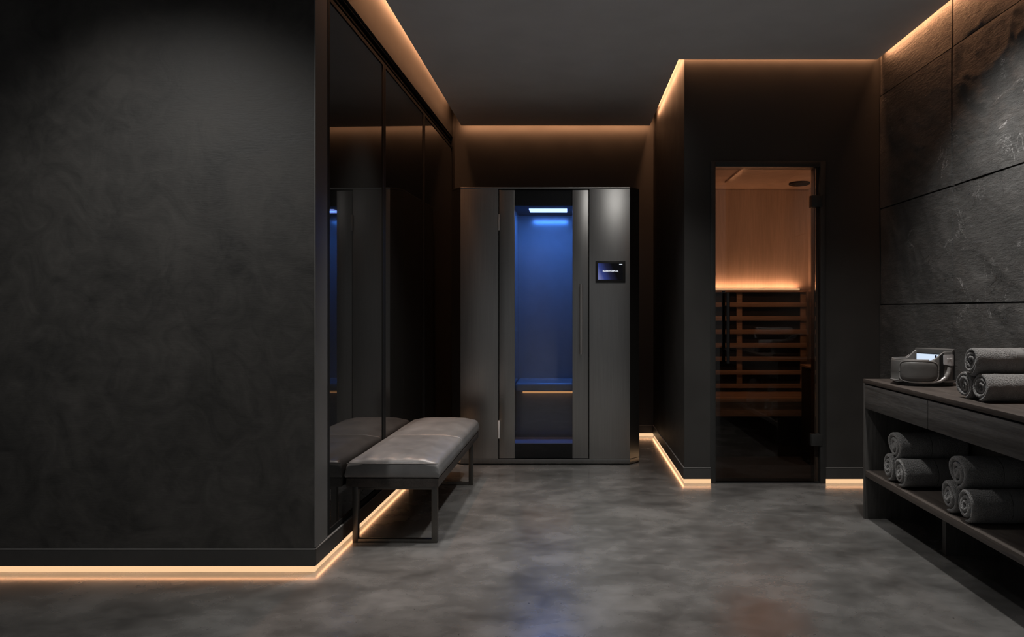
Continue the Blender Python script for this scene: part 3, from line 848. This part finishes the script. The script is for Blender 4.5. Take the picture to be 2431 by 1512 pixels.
# ------------------------------------------------------------------ wearable device on the console
def device():
    cx, cy, z0 = 1.728, 3.505, CZ
    A_, B_ = .141, .112
    t = thing('massage_device', 'dark grey oval device with a glowing screen on the console top', 'device', (cx, cy, z0))
    def pt(deg, z, o=0.0):
        a = math.radians(deg); n = 2.35
        c, s = math.cos(a), math.sin(a)
        r = (abs(c)**n+abs(s)**n)**(-1/n)
        return Vector((cx+(A_+o)*c*r, cy+(B_+o)*s*r, z0+z))
    def sm(x): x = max(0, min(1, x)); return x*x*(3-2*x)
    def H(deg):
        d = deg % 360
        lo, hi = .124, .167
        if d > 180: k = sm((d-262)/34)
        else: k = 1-sm((d-79)/27)
        return lo+(hi-lo)*k
    # shell: outer wall, rim, inner wall, inner floor
    bm = B(); N = 144; rings = []
    prof = lambda h: [(.018, .004), (.022, .0), (h*.5, .002), (h-.008, .0), (h-.002, -.002), (h, -.006), (h-.002, -.010), (h-.008, -.012), (.04, -.012)]
    for i in range(N):
        d = 360*i/N; h = H(d)
        rings.append([bm.verts.new(pt(d, z, o)) for z, o in prof(h)])
    for i in range(N):
        a, b = rings[i], rings[(i+1) % N]
        d = 360*i/N
        for k in range(len(a)-1):
            f = bm.faces.new((a[k], b[k], b[k+1], a[k+1]))
            if (d > 312 or d < 66 or 278 < d < 289) and k < 4: f.material_index = 1  # right side is black; the narrow strip beside the pad is painted shadow
    bm.faces.new([r[-1] for r in rings]); bm.faces.new([r[0] for r in rings][::-1])
    obj('shell', bm, [M['device'], M['device_dark']], t, 50)
    bm = B()
    add_prism(bm, [tuple(pt(5*k, 0, -.006).xy) for k in range(72)], z0+.0, z0+.018, .002)
    obj('foot_ring', bm, M['device_dark'], t)
    # rim line and base line
    obj('rim', add_tube(B(), [pt(d, H(d)+.0005, -.005) for d in range(-264+360, 262, 3)], .0032, 8), M['device_trim'], t)
    obj('base_band', add_tube(B(), [pt(d, .024, .0008) for d in range(0, 360, 4)], .0030, 8, True), M['device_trim'], t)
    # hood over the tall half
    ring = [pt(d, 0, -.001) for d in range(-46, 85, 5)]
    bm = add_prism(B(), [tuple(p.xy) for p in ring], z0+.146, z0+.174, .008, 4)
    obj('hood', bm, M['device'], t, 50)
    # screen below the hood
    a, b = pt(92, 0, -.022), pt(-44, 0, -.014)
    d = (b-a); d.z = 0; L = d.length; d.normalize(); n = Vector((-1, 0, 0))-d*Vector((-1, 0, 0)).dot(d); n.normalize()
    def P(u, z, o): return a+d*(u*L)+n*o+Vector((0, 0, z))
    def slab(u0, u1, za, zb, o0, o1):
        bm = B()
        vs = [bm.verts.new(P(u, z, o)) for o in (o0, o1) for u, z in ((u0, za), (u1, za), (u1, zb), (u0, zb))]
        for f in ((0, 1, 2, 3), (7, 6, 5, 4), (0, 4, 5, 1), (1, 5, 6, 2), (2, 6, 7, 3), (3, 7, 4, 0)): bm.faces.new([vs[k] for k in f])
        return bm
    obj('screen_back', slab(.06, .96, .022, .147, -.016, -.0065), M['device_dark'], t, 0)
    sc = obj('screen', slab(.10, .93, .045, .146, -.006, -.001), M['screen_white'], t, 0, label='glowing pale blue screen')
    bm = B()
    for u0, u1, za, zb in ((.60, .65, .122, .142), (.70, .75, .122, .142)):
        b2 = slab(u0, u1, za, zb, -.001, .0005)
        me = bpy.data.meshes.new('tmp'); b2.to_mesh(me); b2.free(); bm.from_mesh(me); bpy.data.meshes.remove(me)
    vs = [bm.verts.new(P(u, z, .0005)) for u, z in ((.60, .142), (.675, .125), (.75, .142), (.75, .134), (.675, .117), (.60, .134))]
    bm.faces.new((vs[0], vs[1], vs[4], vs[5])); bm.faces.new((vs[1], vs[2], vs[3], vs[4]))
    obj('screen_letter', bm, M['screen_navy'], sc, 0)
    # front pad with its surrounding band
    def padpt(u, v, o):                      # u 0..1 along the front, v 0..1 up
        return pt(206+u*70, .025+.092*v, o)
    def rr(k, n, inset=0):
        """rounded rectangle parameter -> (u, v)"""
        a = 2*PI*k/n; c, s = math.cos(a), math.sin(a); e = 4.2
        r = (abs(c)**e+abs(s)**e)**(-1/e)
        return .5+(.5-inset)*c*r, .5+(.5-inset*1.6)*s*r
    bm = B(); n = 64; rings = []
    for f, o in ((1, .001), (.97, .006), (.92, .0085), (.7, .010), (.4, .0105), (.12, .0105)):
        rings.append([bm.verts.new(padpt(.5+(rr(k, n)[0]-.5)*f, .5+(rr(k, n)[1]-.5)*f, o)) for k in range(n)])
    for a_, b_ in zip(rings, rings[1:]):
        for k in range(n): bm.faces.new((a_[k], a_[(k+1) % n], b_[(k+1) % n], b_[k]))
    bm.faces.new(rings[-1])
    pad = obj('front_pad', bm, M['device'], t, 60)
    obj('pad_band', add_tube(B(), [padpt(.5+(rr(k, 96)[0]-.5)*1.04, .5+(rr(k, 96)[1]-.5)*1.08, .004) for k in range(96)], .0034, 8, True), M['device_trim'], pad)
    # sweeping grip from the base up to the badge
    pts = []
    keys = [(225, .020), (250, .018), (268, .019), (282, .026), (292, .042), (298, .066), (301, .094)]
    for i in range(len(keys)-1):
        for k in range(6):
            f = k/6; pts.append(pt(keys[i][0]+(keys[i+1][0]-keys[i][0])*f, keys[i][1]+(keys[i+1][1]-keys[i][1])*f, .003))
    obj('grip', add_tube(B(), pts, lambda s: .004+.008*sm((s-.25)/.6), 12), M['device_trim'], t)
    # badge
    bm = B(); nu, nv = 10, 10; g = [[None]*(nv+1) for _ in range(nu+1)]
    for i in range(nu+1):
        for j in range(nv+1):
            u, v = i/nu, j/nv
            low = .098+.008*(1-u)**2
            g[i][j] = (288+24*u, low+(.150-low)*v)
    fr = [[bm.verts.new(pt(g[i][j][0], g[i][j][1], .0055)) for j in range(nv+1)] for i in range(nu+1)]
    bk = [[bm.verts.new(pt(g[i][j][0], g[i][j][1], .0)) for j in range(nv+1)] for i in range(nu+1)]
    for i in range(nu):
        for j in range(nv):
            bm.faces.new((fr[i][j], fr[i+1][j], fr[i+1][j+1], fr[i][j+1])); bm.faces.new((bk[i][j], bk[i][j+1], bk[i+1][j+1], bk[i+1][j]))
    for i in range(nu):
        bm.faces.new((fr[i][0], bk[i][0], bk[i+1][0], fr[i+1][0])); bm.faces.new((fr[i][nv], fr[i+1][nv], bk[i+1][nv], bk[i][nv]))
    for j in range(nv):
        bm.faces.new((fr[0][j], fr[0][j+1], bk[0][j+1], bk[0][j])); bm.faces.new((fr[nu][j], bk[nu][j], bk[nu][j+1], fr[nu][j+1]))
    bd = obj('badge', bm, M['badge'], t, 50, label='pale grey badge')
    p0, p1 = pt(290, .132, .0058), pt(310, .132, .0058)
    xd = (p1-p0).normalized(); zd = Vector((xd.y, -xd.x, 0)); yd = Vector((0, 0, 1))
    mid = pt(300, .132, .0062)
    mt = Matrix.Translation(mid) @ Matrix((xd, yd, zd)).transposed().to_4x4()
    text_mesh('lettering', 'IIOIVTACIP', .034, .0058, .0005, M['badge_text'], bd, mt)
    return t
device()

# ------------------------------------------------------------------ light
w = bpy.data.worlds.new('world'); SC.world = w; w.use_nodes = True
bg = w.node_tree.nodes['Background']; bg.inputs[0].default_value = (.95, .97, 1.0, 1); bg.inputs[1].default_value = .105  # dim grey ambient added as fill, entering from the unbuilt side behind the camera
NEU = (1.0, .975, .945)
spot('downlight_bench', (-.62, 3.66, 2.655), (-.62, 3.70, 0), 125, 72, .8, .08, NEU)
spot('downlight_middle', (.35, 3.55, 2.655), (.15, 3.85, 0), 150, 96, 1.0, .05, NEU)
spot('downlight_console', (1.40, 3.10, 2.655), (1.62, 3.14, .7), 140, 104, 1.0, .05, NEU)
spot('downlight_wall', (-1.85, 1.65, 2.6), (-1.58, 3.0, 1.02), 80, 82, 1.0, .05, NEU)

spot('entry_fill', (-.2, .9, 2.655), (-.3, .9, 0), 165, 104, 1.0, .05, NEU)  # added unseen fill: lights the near floor, whose bounce lifts the ceiling
spot('booth_highlight_fill', (.55, 3.45, 2.655), (.22, 5.08, 1.80), 17, 42, 1.0, .25, NEU)  # added weak spot, puts the soft highlight on the booth's upper front

vs = SC.view_settings
vs.view_transform = 'Standard'; vs.look = 'None'; vs.gamma = 1; vs.exposure = 0; vs.use_curve_mapping = False
